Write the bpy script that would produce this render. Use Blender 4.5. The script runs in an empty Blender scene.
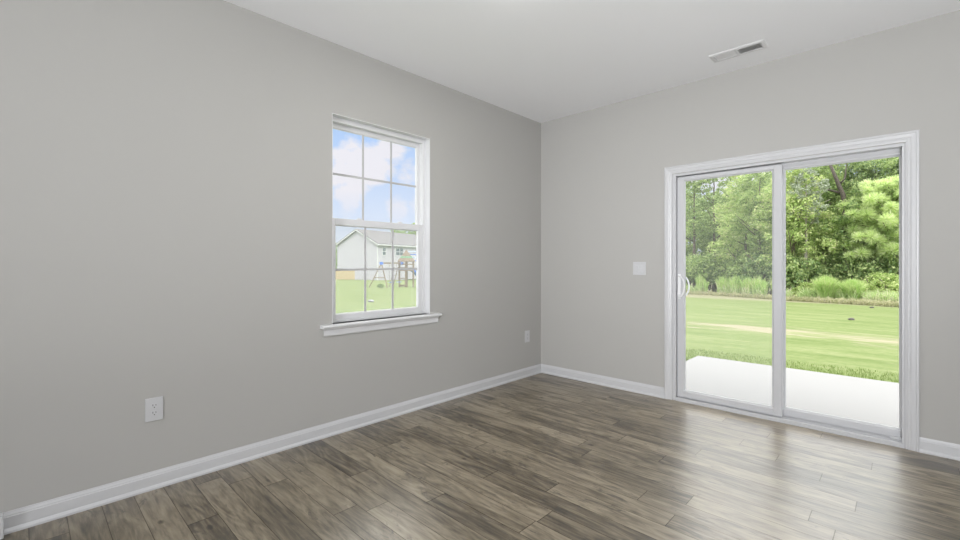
import bpy, bmesh, math, random
import numpy as np
from mathutils import Vector, Matrix
sc = bpy.context.scene
COL = sc.collection
R = math.radians
PI = math.pi

# ------------------------------------------------------------------ camera
F_PX = 439.72
cam_d = bpy.data.cameras.new('camera')
cam_d.sensor_width = 36.0
cam_d.lens = 36.0 * F_PX / 960.0
cam_d.shift_y = -(270 - 263.49) / 960.0
cam_d.clip_start = 0.05
cam_d.clip_end = 600
cam = bpy.data.objects.new('camera', cam_d)
COL.objects.link(cam)
CAMP = (2.8716, -3.9551, 1.1962)
cam.location = CAMP
cam.rotation_euler = (R(90), 0, 0.7656)
sc.camera = cam
sc.view_settings.view_transform = 'Standard'
sc.view_settings.look = 'None'
sc.view_settings.exposure = 0.0
sc.view_settings.gamma = 1.0
sc.view_settings.use_curve_mapping = False


# ------------------------------------------------------------------ node helper
class NT:
    def __init__(self, tree):
        self.t = tree
        tree.nodes.clear()

    def n(self, typ, ins=None, **kw):
        nd = self.t.nodes.new(typ)
        for k, v in kw.items():
            setattr(nd, k, v)
        if ins:
            for k, v in ins.items():
                s = nd.inputs[k]
                if isinstance(v, bpy.types.NodeSocket):
                    self.t.links.new(v, s)
                elif isinstance(v, bpy.types.Node):
                    self.t.links.new(v.outputs[0], s)
                else:
                    s.default_value = v
        return nd

    def m(self, op, a, b=0.0, c=0.0, clamp=False):
        nd = self.n('ShaderNodeMath', {0: a, 1: b, 2: c}, operation=op)
        nd.use_clamp = clamp
        return nd.outputs[0]

    def ramp(self, fac, stops, interp='LINEAR'):
        nd = self.n('ShaderNodeValToRGB', {0: fac})
        cr = nd.color_ramp
        cr.interpolation = interp
        while len(cr.elements) < len(stops):
            cr.elements.new(0.5)
        for e, (p, c) in zip(cr.elements, stops):
            e.position = p
            e.color = (c, c, c, 1) if isinstance(c, (int, float)) else (*c, 1)
        return nd.outputs[0]

    def mix(self, fac, a, b, mode='MIX'):
        nd = self.n('ShaderNodeMix', data_type='RGBA', blend_type=mode)
        for k, v in ((0, fac), (6, a), (7, b)):
            s = nd.inputs[k]
            if isinstance(v, bpy.types.NodeSocket):
                self.t.links.new(v, s)
            elif k and isinstance(v, tuple) and len(v) == 3:
                s.default_value = (*v, 1)
            else:
                s.default_value = v
        return nd.outputs[2]

    def noise(self, vec, scale, detail=4, rough=0.55, dist=0.0):
        return self.n('ShaderNodeTexNoise', {'Vector': vec, 'Scale': scale, 'Detail': detail, 'Roughness': rough, 'Distortion': dist})

    def link(self, a, b):
        self.t.links.new(a, b)


# ------------------------------------------------------------------ world: bright sky with cumulus
world = bpy.data.worlds.new('world')
sc.world = world
world.use_nodes = True
w = NT(world.node_tree)
tc = w.n('ShaderNodeTexCoord')
sep = w.n('ShaderNodeSeparateXYZ', {0: tc.outputs['Generated']})
elev = sep.outputs[2]
base = w.ramp(elev, [(0.0, (0.80, 0.86, 0.97)), (0.10, (0.74, 0.83, 1.0)), (0.26, (0.50, 0.68, 1.0)), (0.7, (0.34, 0.54, 0.95))])
mp = w.n('ShaderNodeMapping', {'Vector': tc.outputs['Generated'], 'Location': (0.25, 0.61, 0.10), 'Scale': (1.0, 1.0, 1.7)})
n1 = w.noise(mp.outputs[0], 6.0, 9, 0.55, 0.2)
low = w.ramp(elev, [(0.06, 0.0), (0.16, 1.0)])
lump = None
for dvec, rad in (((-0.853, 0.462, 0.243), 0.055), ((-0.862, 0.465, 0.20), 0.045), ((-0.868, 0.483, 0.137), 0.042), ((-0.824, 0.521, 0.215), 0.036), ((-0.802, 0.541, 0.252), 0.030), ((-0.815, 0.575, 0.115), 0.028), ((-0.77, 0.62, 0.125), 0.03), ((-0.3, 0.85, 0.25), 0.2), ((0.4, 0.8, 0.3), 0.25)):
    ds = w.n('ShaderNodeVectorMath', {0: tc.outputs['Generated'], 1: Vector(dvec).normalized()}, operation='DISTANCE').outputs['Value']
    g_ = w.n('ShaderNodeMapRange', {0: ds, 1: 0.0, 2: rad * 1.6, 3: 1.0, 4: 0.0}).outputs[0]
    lump = g_ if lump is None else w.m('MAXIMUM', lump, g_)
cl = w.m('ADD', n1.outputs[0], w.m('MULTIPLY', lump, 0.30))
cl = w.ramp(cl, [(0.60, 0.0), (0.70, 1.0)])
cl = w.m('MULTIPLY', cl, low)
skyc = w.mix(w.m('MULTIPLY', cl, 0.92), base, (0.93, 0.90, 0.95))
hi = w.ramp(elev, [(0.285, 0.0), (0.38, 1.0)])
skyc = w.mix(hi, skyc, (1.0, 0.985, 0.955))
gnd = w.m('LESS_THAN', elev, -0.02)
skyc = w.mix(gnd, skyc, (0.30, 0.33, 0.26))
st = w.ramp(elev, [(0.285, 0.25), (0.38, 1.0), (1.0, 1.0)])
bg = w.n('ShaderNodeBackground', {'Color': skyc, 'Strength': w.m('MULTIPLY', st, 4.0)})
wo = w.n('ShaderNodeOutputWorld', {'Surface': bg.outputs[0]})

# ------------------------------------------------------------------ sun (thin cloud, soft)
sd = bpy.data.lights.new('sun', 'SUN')
sd.energy = 1.6
sd.angle = R(28)
sd.color = (1.0, 0.97, 0.91)
sun = bpy.data.objects.new('sun', sd)
COL.objects.link(sun)
sun.rotation_euler = Vector((-0.62, 0.30, -0.70)).to_track_quat('-Z', 'Y').to_euler()


def area(name, loc, target, sx, sy, power, color=(1, 1, 1), spread=180):
    d = bpy.data.lights.new(name, 'AREA')
    d.shape = 'RECTANGLE'
    d.size = sx
    d.size_y = sy
    d.energy = power
    d.color = color
    d.spread = R(spread)
    o = bpy.data.objects.new(name, d)
    COL.objects.link(o)
    o.location = loc
    o.rotation_euler = (Vector(target) - Vector(loc)).to_track_quat('-Z', 'Y').to_euler()
    return o


def globe(name, loc, power, rad=0.14, color=(1.0, 0.98, 0.95)):
    d = bpy.data.lights.new(name, 'POINT')
    d.energy = power
    d.shadow_soft_size = rad
    d.color = color
    o = bpy.data.objects.new(name, d)
    COL.objects.link(o)
    o.location = loc
    return o


# unseen lamps: the bounce flash, and a fill added to brighten the end wall
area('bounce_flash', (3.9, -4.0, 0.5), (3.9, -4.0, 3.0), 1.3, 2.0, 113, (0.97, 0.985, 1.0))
area('end_wall_fill', (3.75, -9.4, 1.35), (1.1, 0.0, 1.5), 1.3, 2.0, 52, (0.97, 0.98, 1.0), 62)  # added fill lamp; the wall behind it has no window

# ------------------------------------------------------------------ mesh helpers


def obj(name, bm, mat, parent=None, smooth=False):
    me = bpy.data.meshes.new(name)
    bmesh.ops.recalc_face_normals(bm, faces=bm.faces)
    bm.to_mesh(me)
    bm.free()
    me.materials.append(mat)
    if smooth:
        me.polygons.foreach_set('use_smooth', [True] * len(me.polygons))
    o = bpy.data.objects.new(name, me)
    COL.objects.link(o)
    if parent:
        o.parent = parent
        o.matrix_parent_inverse = Matrix.Identity(4)
    return o


def tag(o, label=None, cat=None, group=None, kind=None):
    if label:
        o['label'] = label
    if cat:
        o['category'] = cat
    if group:
        o['group'] = group
    if kind:
        o['kind'] = kind
    return o


def thing(name, loc, label, cat, group=None, rz=0, kind=None):
    o = bpy.data.objects.new(name, None)
    COL.objects.link(o)
    o.location = loc
    o.rotation_euler = (0, 0, rz)
    o.empty_display_size = 0.1
    return tag(o, label, cat, group, kind)


def box(bm, x0, x1, y0, y1, z0, z1, bev=0.0):
    t = bmesh.new()
    vs = [t.verts.new((x, y, z)) for x in (x0, x1) for y in (y0, y1) for z in (z0, z1)]
    for f in ((0, 1, 3, 2), (4, 6, 7, 5), (0, 4, 5, 1), (2, 3, 7, 6), (0, 2, 6, 4), (1, 5, 7, 3)):
        t.faces.new([vs[i] for i in f])
    if bev:
        bmesh.ops.bevel(t, geom=list(t.edges), offset=bev, segments=2, affect='EDGES', profile=0.5)
    join(bm, t)


def join(bm, t, mat=None):
    if mat is not None:
        bmesh.ops.transform(t, matrix=mat, verts=t.verts)
    me = bpy.data.meshes.new('tmp')
    t.to_mesh(me)
    t.free()
    bm.from_mesh(me)
    bpy.data.meshes.remove(me)


def B(*boxes, bev=0.0):
    bm = bmesh.new()
    for b in boxes:
        box(bm, *b, bev=bev)
    return bm


def prism(bm, prof, a, b, U, V, ma=0.0, mb=0.0):
    """profile points (u, v) swept from a to b; ends mitred by ma*u / mb*u along the run"""
    a, b, U, V = Vector(a), Vector(b), Vector(U), Vector(V)
    d = (b - a).normalized()
    A = [bm.verts.new(a + U * u + V * v + d * (ma * u)) for u, v in prof]
    Bv = [bm.verts.new(b + U * u + V * v + d * (mb * u)) for u, v in prof]
    n = len(prof)
    for i in range(n):
        j = (i + 1) % n
        bm.faces.new((A[i], A[j], Bv[j], Bv[i]))
    bm.faces.new(A[::-1])
    bm.faces.new(Bv)


def tube(bm, pts, rad, seg=8, cap=True):
    pts = [Vector(p) for p in pts]
    rads = rad if isinstance(rad, (list, tuple)) else [rad] * len(pts)
    rings = []
    up = None
    for i, p in enumerate(pts):
        d = (pts[min(i + 1, len(pts) - 1)] - pts[max(i - 1, 0)]).normalized()
        if up is None:
            up = Vector((0, 0, 1)) if abs(d.z) < 0.9 else Vector((1, 0, 0))
        s = d.cross(up).normalized()
        up = s.cross(d).normalized()
        rings.append([bm.verts.new(p + (s * math.cos(2 * PI * k / seg) + up * math.sin(2 * PI * k / seg)) * rads[i]) for k in range(seg)])
    for r0, r1 in zip(rings, rings[1:]):
        for k in range(seg):
            j = (k + 1) % seg
            bm.faces.new((r0[k], r0[j], r1[j], r1[k]))
    if cap:
        bm.faces.new(rings[0][::-1])
        bm.faces.new(rings[-1])


def cyl(bm, c, axis, rad, h, seg=20):
    c, axis = Vector(c), Vector(axis)
    tube(bm, [c, c + axis * h], rad, seg)


# ------------------------------------------------------------------ materials
MATS = {}


def simple(name, col, rough=0.5, spec=0.5, bump=0.0, bscale=60.0, var=0.0, metal=0.0):
    m = bpy.data.materials.new(name)
    m.use_nodes = True
    t = NT(m.node_tree)
    p = t.n('ShaderNodeBsdfPrincipled', {'Roughness': rough, 'Specular IOR Level': spec, 'Metallic': metal})
    tcn = t.n('ShaderNodeTexCoord')
    nz = t.noise(tcn.outputs['Object'], bscale, 3, 0.5)
    lo = tuple(c * (1 - var) for c in col)
    hi = tuple(min(1, c * (1 + var)) for c in col)
    t.link(t.mix(nz.outputs[0], lo, hi), p.inputs['Base Color'])
    if bump:
        b = t.n('ShaderNodeBump', {'Height': nz.outputs[0], 'Strength': bump, 'Distance': 0.002})
        t.link(b.outputs[0], p.inputs['Normal'])
    t.n('ShaderNodeOutputMaterial', {0: p.outputs[0]})
    MATS[name] = m
    return m


wall_paint = simple('warm_grey_wall_paint', (0.445, 0.439, 0.424), 0.75, 0.3, 0.12, 220, 0.008)
ceil_paint = simple('white_ceiling_paint', (0.905, 0.91, 0.93), 0.9, 0.2, 0.10, 180, 0.006)
trim_paint = simple('white_trim_paint', (0.585, 0.59, 0.607), 0.32, 0.5, 0.0, 30, 0.01)
grille_m = simple('backlit_white_grille', (0.50, 0.50, 0.51), 0.4, 0.5, 0.0, 30, 0.01)  # white bars, greyed in colour for their unlit look against the sky
vinyl = simple('white_vinyl', (0.555, 0.56, 0.578), 0.38, 0.5, 0.0, 30, 0.01)
wvinyl = simple('white_window_vinyl', (0.70, 0.705, 0.72), 0.38, 0.5, 0.0, 30, 0.01)
vent_paint = simple('white_vent_enamel', (0.74, 0.74, 0.75), 0.4, 0.5, 0.0, 30, 0.01)
plastic = simple('white_plastic', (0.575, 0.58, 0.595), 0.3, 0.5, 0.0, 30, 0.01)
dark = simple('dark_slot', (0.03, 0.03, 0.03), 0.6)
concrete = simple('pale_concrete', (0.262, 0.262, 0.265), 0.8, 0.3, 0.3, 9, 0.03)
siding = None


def glass_mat(name, refl=1.0, tint=(0.985, 0.99, 0.987)):
    m = bpy.data.materials.new(name)
    m.use_nodes = True
    t = NT(m.node_tree)
    fr = t.n('ShaderNodeFresnel', {'IOR': 1.45})
    tr = t.n('ShaderNodeBsdfTransparent', {'Color': (*tint, 1)})
    gl = t.n('ShaderNodeBsdfGlossy', {'Roughness': 0.0, 'Color': (1, 1, 1, 1)})
    mx = t.n('ShaderNodeMixShader', {0: t.m('MULTIPLY', fr.outputs[0], refl), 1: tr.outputs[0], 2: gl.outputs[0]})
    t.n('ShaderNodeOutputMaterial', {0: mx.outputs[0]})
    return m


glass = glass_mat('clear_window_glass', 0.35)


def screen_mat(name, cover, col):
    m = bpy.data.materials.new(name)
    m.use_nodes = True
    t = NT(m.node_tree)
    tr = t.n('ShaderNodeBsdfTransparent')
    df = t.n('ShaderNodeBsdfDiffuse', {'Color': (*col, 1)})
    tl = t.n('ShaderNodeBsdfTranslucent', {'Color': (*col, 1)})
    mx0 = t.n('ShaderNodeMixShader', {0: 0.5, 1: df.outputs[0], 2: tl.outputs[0]})
    mx = t.n('ShaderNodeMixShader', {0: cover, 1: tr.outputs[0], 2: mx0.outputs[0]})
    t.n('ShaderNodeOutputMaterial', {0: mx.outputs[0]})
    return m


screen_win = screen_mat('fine_insect_mesh', 0.14, (0.62, 0.64, 0.66))
screen_door = screen_mat('fine_insect_mesh_door', 0.065, (0.62, 0.64, 0.66))


def floor_mat():
    m = bpy.data.materials.new('grey_brown_plank_laminate')
    m.use_nodes = True
    t = NT(m.node_tree)
    g = t.n('ShaderNodeNewGeometry')
    s = t.n('ShaderNodeSeparateXYZ', {0: g.outputs['Position']})
    X, Y = s.outputs[0], s.outputs[1]
    W, L = 0.1255, 1.22
    yr = t.m('DIVIDE', t.m('ADD', Y, 0.045), W)
    row = t.m('FLOOR', yr)
    fy = t.m('FRACT', yr)
    wn = t.n('ShaderNodeTexWhiteNoise', {'W': row}, noise_dimensions='1D')
    xr = t.m('DIVIDE', t.m('ADD', X, t.m('MULTIPLY', wn.outputs[0], 7.3)), L)
    colm = t.m('FLOOR', xr)
    fx = t.m('FRACT', xr)
    idv = t.n('ShaderNodeCombineXYZ', {0: row, 1: colm})
    wid = t.n('ShaderNodeTexWhiteNoise', {'Vector': idv.outputs[0]}, noise_dimensions='3D')
    rnd = wid.outputs[0]
    sepr = t.n('ShaderNodeSeparateColor', {0: wid.outputs[1]})
    r2, r3 = sepr.outputs[1], sepr.outputs[2]
    # grain coordinates: shifted per plank
    gx = t.m('ADD', X, t.m('MULTIPLY', rnd, 37.0))
    gy = t.m('ADD', Y, t.m('MULTIPLY', r2, 11.0))
    gv = t.n('ShaderNodeCombineXYZ', {0: t.m('MULTIPLY', gx, 0.85), 1: t.m('MULTIPLY', gy, 4.6), 2: t.m('MULTIPLY', r3, 9.0)})
    nb = t.noise(gv.outputs[0], 3.0, 7, 0.66, 0.9)            # mottled figure
    gv2 = t.n('ShaderNodeCombineXYZ', {0: t.m('MULTIPLY', gx, 0.8), 1: t.m('MULTIPLY', gy, 11.0), 2: t.m('MULTIPLY', r3, 4.0)})
    nf = t.noise(gv2.outputs[0], 7.0, 5, 0.62, 0.4)           # fine grain
    # cathedral figure: contour lines of a stretched noise
    gv3 = t.n('ShaderNodeCombineXYZ', {0: t.m('MULTIPLY', gx, 0.6), 1: t.m('MULTIPLY', gy, 3.8), 2: t.m('MULTIPLY', r2, 7.0)})
    nc = t.noise(gv3.outputs[0], 1.7, 2, 0.45, 0.6)
    ring = t.m('PINGPONG', t.m('MULTIPLY', nc.outputs[0], 21.0), 1.0)
    vk = t.n('ShaderNodeCombineXYZ', {0: gx, 1: t.m('MULTIPLY', gy, 2.0), 2: r3})
    vo = t.n('ShaderNodeTexVoronoi', {'Vector': vk.outputs[0], 'Scale': 2.6, 'Randomness': 1.0})
    kn = t.ramp(vo.outputs['Distance'], [(0.015, 1.0), (0.085, 0.0)], 'EASE')
    tone = t.m('ADD', t.m('MULTIPLY', nb.outputs[0], 0.66), t.m('MULTIPLY', nf.outputs[0], 0.34))
    tone = t.m('ADD', tone, t.m('MULTIPLY', t.m('SUBTRACT', ring, 0.5), 0.085))
    tone = t.m('ADD', tone, t.m('MULTIPLY', t.m('SUBTRACT', rnd, 0.5), 0.15))
    tone = t.m('SUBTRACT', tone, t.m('MULTIPLY', kn, 0.24))
    col = t.ramp(tone, [(0.32, (0.022, 0.015, 0.006)), (0.41, (0.078, 0.058, 0.030)), (0.50, (0.168, 0.134, 0.084)), (0.59, (0.258, 0.212, 0.144)), (0.70, (0.34, 0.288, 0.205))])
    stv = t.n('ShaderNodeCombineXYZ', {0: gx, 1: t.m('MULTIPLY', gy, 2.6), 2: 3.0})
    sn = t.noise(stv.outputs[0], 4.6, 7, 0.72, 1.3)
    streak = t.ramp(sn.outputs[0], [(0.58, 0.0), (0.66, 1.0)])
    col = t.mix(t.m('MULTIPLY', streak, 0.80), col, (0.030, 0.022, 0.012))
    # seams
    ey = t.m('MINIMUM', fy, t.m('SUBTRACT', 1.0, fy))
    ex = t.m('MINIMUM', fx, t.m('SUBTRACT', 1.0, fx))
    sy = t.m('LESS_THAN', t.m('MULTIPLY', ey, W), 0.0015)
    sx = t.m('LESS_THAN', t.m('MULTIPLY', ex, L), 0.0018)
    seam = t.m('MAXIMUM', sy, sx)
    col = t.mix(t.m('MULTIPLY', seam, 0.62), col, (0.02, 0.017, 0.014))
    rough = t.m('ADD', 0.26, t.m('MULTIPLY', nf.outputs[0], 0.12))
    hgt = t.m('SUBTRACT', t.m('MULTIPLY', nf.outputs[0], 0.6), t.m('MULTIPLY', seam, 1.0))
    bmp = t.n('ShaderNodeBump', {'Height': hgt, 'Strength': 0.06, 'Distance': 0.002})
    p = t.n('ShaderNodeBsdfPrincipled', {'Base Color': col, 'Roughness': rough, 'IOR': 2.2, 'Specular IOR Level': t.m('MULTIPLY', t.m('SUBTRACT', 1.0, t.m('MULTIPLY', seam, 0.7)), 0.5), 'Normal': bmp.outputs[0]})
    t.n('ShaderNodeOutputMaterial', {0: p.outputs[0]})
    return m


# ------------------------------------------------------------------ room shell
H = 2.74
XR, YF = 4.7, -9.6
T = 0.15
JY = -4.012     # where the left wall steps forward
floor = tag(obj('floor', B((-T, XR + T, YF - T, T, -0.15, 0.0)), floor_mat()), 'grey-brown wood plank floor running towards the sliding door', 'floor', kind='structure')
ceiling = tag(obj('ceiling', B((-T, XR + T, YF - T, T, H, H + 0.12)), ceil_paint), 'smooth white ceiling', 'ceiling', kind='structure')
# window opening and door opening
WY0, WY1, WZ0, WZ1 = -2.457, -1.576, 0.772, 2.248
DX0, DX1, DZ1 = 1.412, 2.892, 1.978
tag(obj('wall_left', B((-T, 0, YF, WY0, 0, H), (-T, 0, WY1, T, 0, H), (-T, 0, WY0, WY1, 0, WZ0), (-T, 0, WY0, WY1, WZ1, H)), wall_paint),
    'long warm grey wall on the left with the grid window', 'wall', kind='structure')
tag(obj('wall_back', B((0, DX0, 0, T, 0, H), (DX1, XR, 0, T, 0, H), (DX0, DX1, 0, T, DZ1, H)), wall_paint),
    'warm grey end wall around the sliding glass door', 'wall', kind='structure')
tag(obj('wall_right', B((XR, XR + T, YF, T, 0, H)), wall_paint), 'warm grey wall on the right outside the view', 'wall', kind='structure')
tag(obj('wall_front', B((-T, XR + T, YF - T, YF, 0, H)), wall_paint), 'warm grey wall behind the viewer', 'wall', kind='structure')

# baseboards: board with eased cap and a shoe strip
BP = [(0, 0), (0.020, 0), (0.020, 0.010), (0.014, 0.020), (0.012, 0.022), (0.012, 0.070), (0.009, 0.074), (0.009, 0.078), (0.004, 0.088), (0.003, 0.093), (0, 0.093)]


def baseboard(name, a, b, U, label, ma=0, mb=0):
    bm = bmesh.new()
    prism(bm, BP, a, b, U, (0, 0, 1), ma, mb)
    return tag(obj(name, bm, trim_paint), label, 'baseboard', kind='structure')


CSL, CSR, CST = 1.349, 2.948, 2.046      # outer edges of the door casing
yj = JY
baseboard('baseboard_left', (0, yj, 0), (0, 0, 0), (1, 0, 0), 'white baseboard along the foot of the window wall', 0, -1)
tag(obj('trim_1', B((0, 0.055, yj - 0.14, yj, 0, 0.096), bev=0.003), trim_paint), 'white plinth block where the baseboard ends at the far left edge of the view', 'trim', kind='structure')
baseboard('baseboard_back', (0, 0, 0), (CSL, 0, 0), (0, -1, 0), 'white baseboard between the room corner and the sliding door', 1, 0)
baseboard('baseboard_back', (CSR, 0, 0), (XR, 0, 0), (0, -1, 0), 'white baseboard right of the sliding door')

# ------------------------------------------------------------------ window_1
fx0, fx1 = -0.135, -0.055
jm = bmesh.new()
jt = 0.004
for bx_ in ((-T, 0.0, WY0, WY0 + jt, WZ0, WZ1), (-T, 0.0, WY1 - jt, WY1, WZ0, WZ1), (-T, 0.0, WY0 + jt, WY1 - jt, WZ1 - jt, WZ1)):
    box(jm, *bx_)
win = tag(obj('window_1', jm, wvinyl), 'white double-hung grid window with six panes in each sash', 'window', kind='structure')
y0, y1, z0, z1 = WY0 + jt, WY1 - jt, WZ0, WZ1 - jt
fw_ = 0.022
fwr = 0.030
fwt = 0.032
fb = B((fx0, fx1, y0, y0 + fw_, z0, z1), (fx0, fx1, y1 - fwr, y1, z0, z1), (fx0, fx1, y0 + fw_, y1 - fwr, z1 - fwt, z1), (fx0, fx1, y0 + fw_, y1 - fwr, z0, z0 + 0.020), bev=0.0015)
# track ribs between the two sashes
for yy in (y0 + fw_ + 0.003, y1 - fwr - 0.003):
    box(fb, -0.0985, -0.0945, yy - 0.003, yy + 0.003, z0 + 0.020, z1 - fwt)
obj('window_frame', fb, wvinyl, win)
iy0, iy1 = y0 + fw_, y1 - fwr


def sash(name, xa, xb, za, zb, st_, sr_, top_r, bot_r, pane_x):
    s = B((xa, xb, iy0, iy0 + st_, za, zb), (xa, xb, iy1 - sr_, iy1, za, zb), (xa, xb, iy0 + st_, iy1 - sr_, zb - top_r, zb), (xa, xb, iy0 + st_, iy1 - sr_, za, za + bot_r), bev=0.002)
    gy0, gy1, gz0, gz1 = iy0 + st_, iy1 - sr_, za + bot_r, zb - top_r
    # sloped glazing bead
    bd = 0.007
    for (a, b, U) in (((0, gy0, gz0), (0, gy1, gz0), (0, 0, 1)), ((0, gy1, gz1), (0, gy0, gz1), (0, 0, -1)), ((0, gy0, gz1), (0, gy0, gz0), (0, 1, 0)), ((0, gy1, gz0), (0, gy1, gz1), (0, -1, 0))):
        prism(s, [(0, xb - 0.003), (bd, pane_x + 0.004), (bd, pane_x - 0.002), (0, pane_x - 0.002)], a, b, U, (1, 0, 0), 1, -1)
    so = obj(name, s, wvinyl, win)
    obj('glass_pane', B((pane_x - 0.0015, pane_x + 0.0015, gy0, gy1, gz0, gz1)), glass, so)
    g = bmesh.new()
    mb_ = 0.008
    for k in (1, 2):
        yc = gy0 + (gy1 - gy0) * k / 3
        box(g, pane_x + 0.002, pane_x + 0.007, yc - mb_, yc + mb_, gz0, gz1)
    zc = (gz0 + gz1) / 2
    ys = [gy0] + [gy0 + (gy1 - gy0) * k / 3 for k in (1, 2)] + [gy1]
    for k in range(3):
        box(g, pane_x + 0.002, pane_x + 0.007, ys[k] + (mb_ if k else 0), ys[k + 1] - (mb_ if k < 2 else 0), zc - mb_, zc + mb_)
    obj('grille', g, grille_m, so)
    return so


MEET = 1.522
sash('upper_sash', -0.127, -0.100, 1.480, z1 - fwt, 0.026, 0.026, 0.030, 0.034, -0.112)
lo = sash('lower_sash', -0.092, -0.062, z0 + 0.020, MEET, 0.032, 0.042, 0.048, 0.036, -0.078)
for yc in (-2.20, -1.83):
    lk = B((-0.088, -0.066, yc - 0.022, yc + 0.022, MEET, MEET + 0.006), (-0.082, -0.070, yc - 0.012, yc + 0.016, MEET + 0.006, MEET + 0.013), bev=0.0015)
    obj('sash_lock', lk, wvinyl, lo)
sn_ = B((-0.1345, -0.1335, iy0 + 0.012, iy1 - 0.012, z0 + 0.026, 1.47))
obj('insect_screen', sn_, screen_win, win)
# stool and apron
stl = B((-0.056, 0.0, WY0, WY1, 0.750, WZ0))
prism(stl, [(0.0, 0.750), (0.034, 0.750), (0.040, 0.755), (0.041, 0.763), (0.036, 0.771), (0.0, 0.772)], (0, -2.545, 0), (0, -1.475, 0), (1, 0, 0), (0, 0, 1))
obj('window_stool', stl, wvinyl, win)
ap = bmesh.new()
prism(ap, [(0.0, 0.750), (0.024, 0.750), (0.022, 0.742), (0.016, 0.735), (0.014, 0.700), (0.009, 0.692), (0.0, 0.692)], (0, -2.520, 0), (0, -1.500, 0), (1, 0, 0), (0, 0, 1), -0.3, 0.3)
obj('window_apron', ap, wvinyl, win)

# ------------------------------------------------------------------ door_1 : sliding patio door
dj = B((DX0, DX0 + 0.030, 0.0, 0.13, 0.0, DZ1), (DX1 - 0.012, DX1, 0.0, 0.13, 0.0, DZ1), (DX0 + 0.030, DX1 - 0.012, 0.0, 0.13, 1.958, DZ1), bev=0.0015)
box(dj, DX0 + 0.030, DX0 + 0.036, 0.066, 0.070, 0.03, 1.958)
box(dj, DX1 - 0.024, DX1 - 0.012, 0.000, 0.066, 0.03, 1.958)
box(dj, DX0 + 0.036, DX1 - 0.024, 0.064, 0.071, 1.935, 1.958)
door = tag(obj('door_1', dj, vinyl), 'white two-panel sliding glass patio door', 'door', kind='structure')
CP = [(0.0, 0), (0.0, 0.015), (0.004, 0.018), (0.012, 0.018), (0.016, 0.014), (0.034, 0.013), (0.044, 0.009), (0.050, 0.010), (0.056, 0.008), (0.063, 0.007), (0.063, 0)]
cw = 0.063
cs = bmesh.new()
prism(cs, CP, (CSL, 0, 0), (CSL, 0, CST), (1, 0, 0), (0, -1, 0), 0, -1)
obj('door_casing', cs, trim_paint, door)
cs = bmesh.new()
prism(cs, CP, (CSR, 0, 0), (CSR, 0, CST), (-1, 0, 0), (0, -1, 0), 0, -1)
obj('door_casing', cs, trim_paint, door)
cs = bmesh.new()
prism(cs, CP, (CSL, 0, CST), (CSR, 0, CST), (0, 0, -1), (0, -1, 0), 1, -1)
obj('door_casing', cs, trim_paint, door)
# sill with tracks
sl = B((DX0 + 0.03, DX1 - 0.012, -0.008, 0.14, 0.0, 0.014), (DX0 + 0.03, DX1 - 0.012, -0.004, 0.010, 0.014, 0.030), (DX0 + 0.036, DX1 - 0.024, 0.0425, 0.0475, 0.014, 0.032), (DX0 + 0.036, DX1 - 0.024, 0.066, 0.071, 0.014, 0.036), (DX0 + 0.036, DX1 - 0.024, 0.0905, 0.0955, 0.014, 0.034), bev=0.001)
obj('door_sill', sl, vinyl, door)


def dpanel(x0, x1, yA, yB, za, zb, ls, rs, tr_, br, label):
    s = B((x0, x0 + ls, yA, yB, za, zb), (x1 - rs, x1, yA, yB, za, zb), (x0 + ls, x1 - rs, yA, yB, zb - tr_, zb), (x0 + ls, x1 - rs, yA, yB, za, za + br), bev=0.002)
    gx0, gx1, gz0, gz1 = x0 + ls, x1 - rs, za + br, zb - tr_
    ym = (yA + yB) / 2
    for (a, b, U) in (((gx0, 0, gz0), (gx1, 0, gz0), (0, 0, 1)), ((gx1, 0, gz1), (gx0, 0, gz1), (0, 0, -1)), ((gx0, 0, gz1), (gx0, 0, gz0), (1, 0, 0)), ((gx1, 0, gz0), (gx1, 0, gz1), (-1, 0, 0))):
        prism(s, [(0, yA + 0.003), (0.012, ym - 0.005), (0.012, ym + 0.003), (0, ym + 0.003)], a, b, U, (0, 1, 0), 1, -1)
    so = obj('door_panel', s, vinyl, door)
    so['label'] = label
    obj('glass_pane', B((gx0, gx1, ym - 0.002, ym + 0.002, gz0, gz1)), glass, so)
    return so


lp = dpanel(1.446, 2.208, 0.026, 0.062, 0.033, 1.948, 0.052, 0.048, 0.028, 0.052, 'left sliding panel with the handle')
rp = dpanel(2.165, 2.880, 0.074, 0.110, 0.036, 1.956, 0.050, 0.014, 0.036, 0.052, 'right fixed panel')
bm = B((2.208, 2.214, 0.030, 0.072, 0.036, 1.945))
obj('interlock', bm, vinyl, lp)
# small white stop on the right of the track
obj('track_stop', B((2.81, 2.868, 0.050, 0.062, 0.032, 0.046), bev=0.002), plastic, door)


handle_m = simple('bright_white_handle', (0.82, 0.825, 0.84), 0.3, 0.5, 0.0, 30, 0.01)


def pull(yface, sgn, name):
    g = bmesh.new()
    box(g, 1.452, 1.476, min(yface, yface + sgn * 0.006), max(yface, yface + sgn * 0.006), 0.885, 1.105, bev=0.002)
    pts = []
    for k in range(15):
        a = PI * k / 14
        pts.append((1.457 + 0.062 * math.sin(a) ** 0.8, yface + sgn * (0.008 + 0.030 * math.sin(a) ** 0.5), 0.995 + 0.092 * math.cos(a)))
    tube(g, pts, 0.0068, 8)
    tube(g, [(1.463, yface + sgn * 0.006, 0.93), (1.463, yface + sgn * 0.018, 0.93)], 0.007, 8)
    return obj(name, g, handle_m, lp, smooth=False)


pull(0.026, -1, 'handle')['label'] = 'white curved inside handle'
pull(0.062, 1, 'handle')['label'] = 'white curved outside handle'
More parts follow.
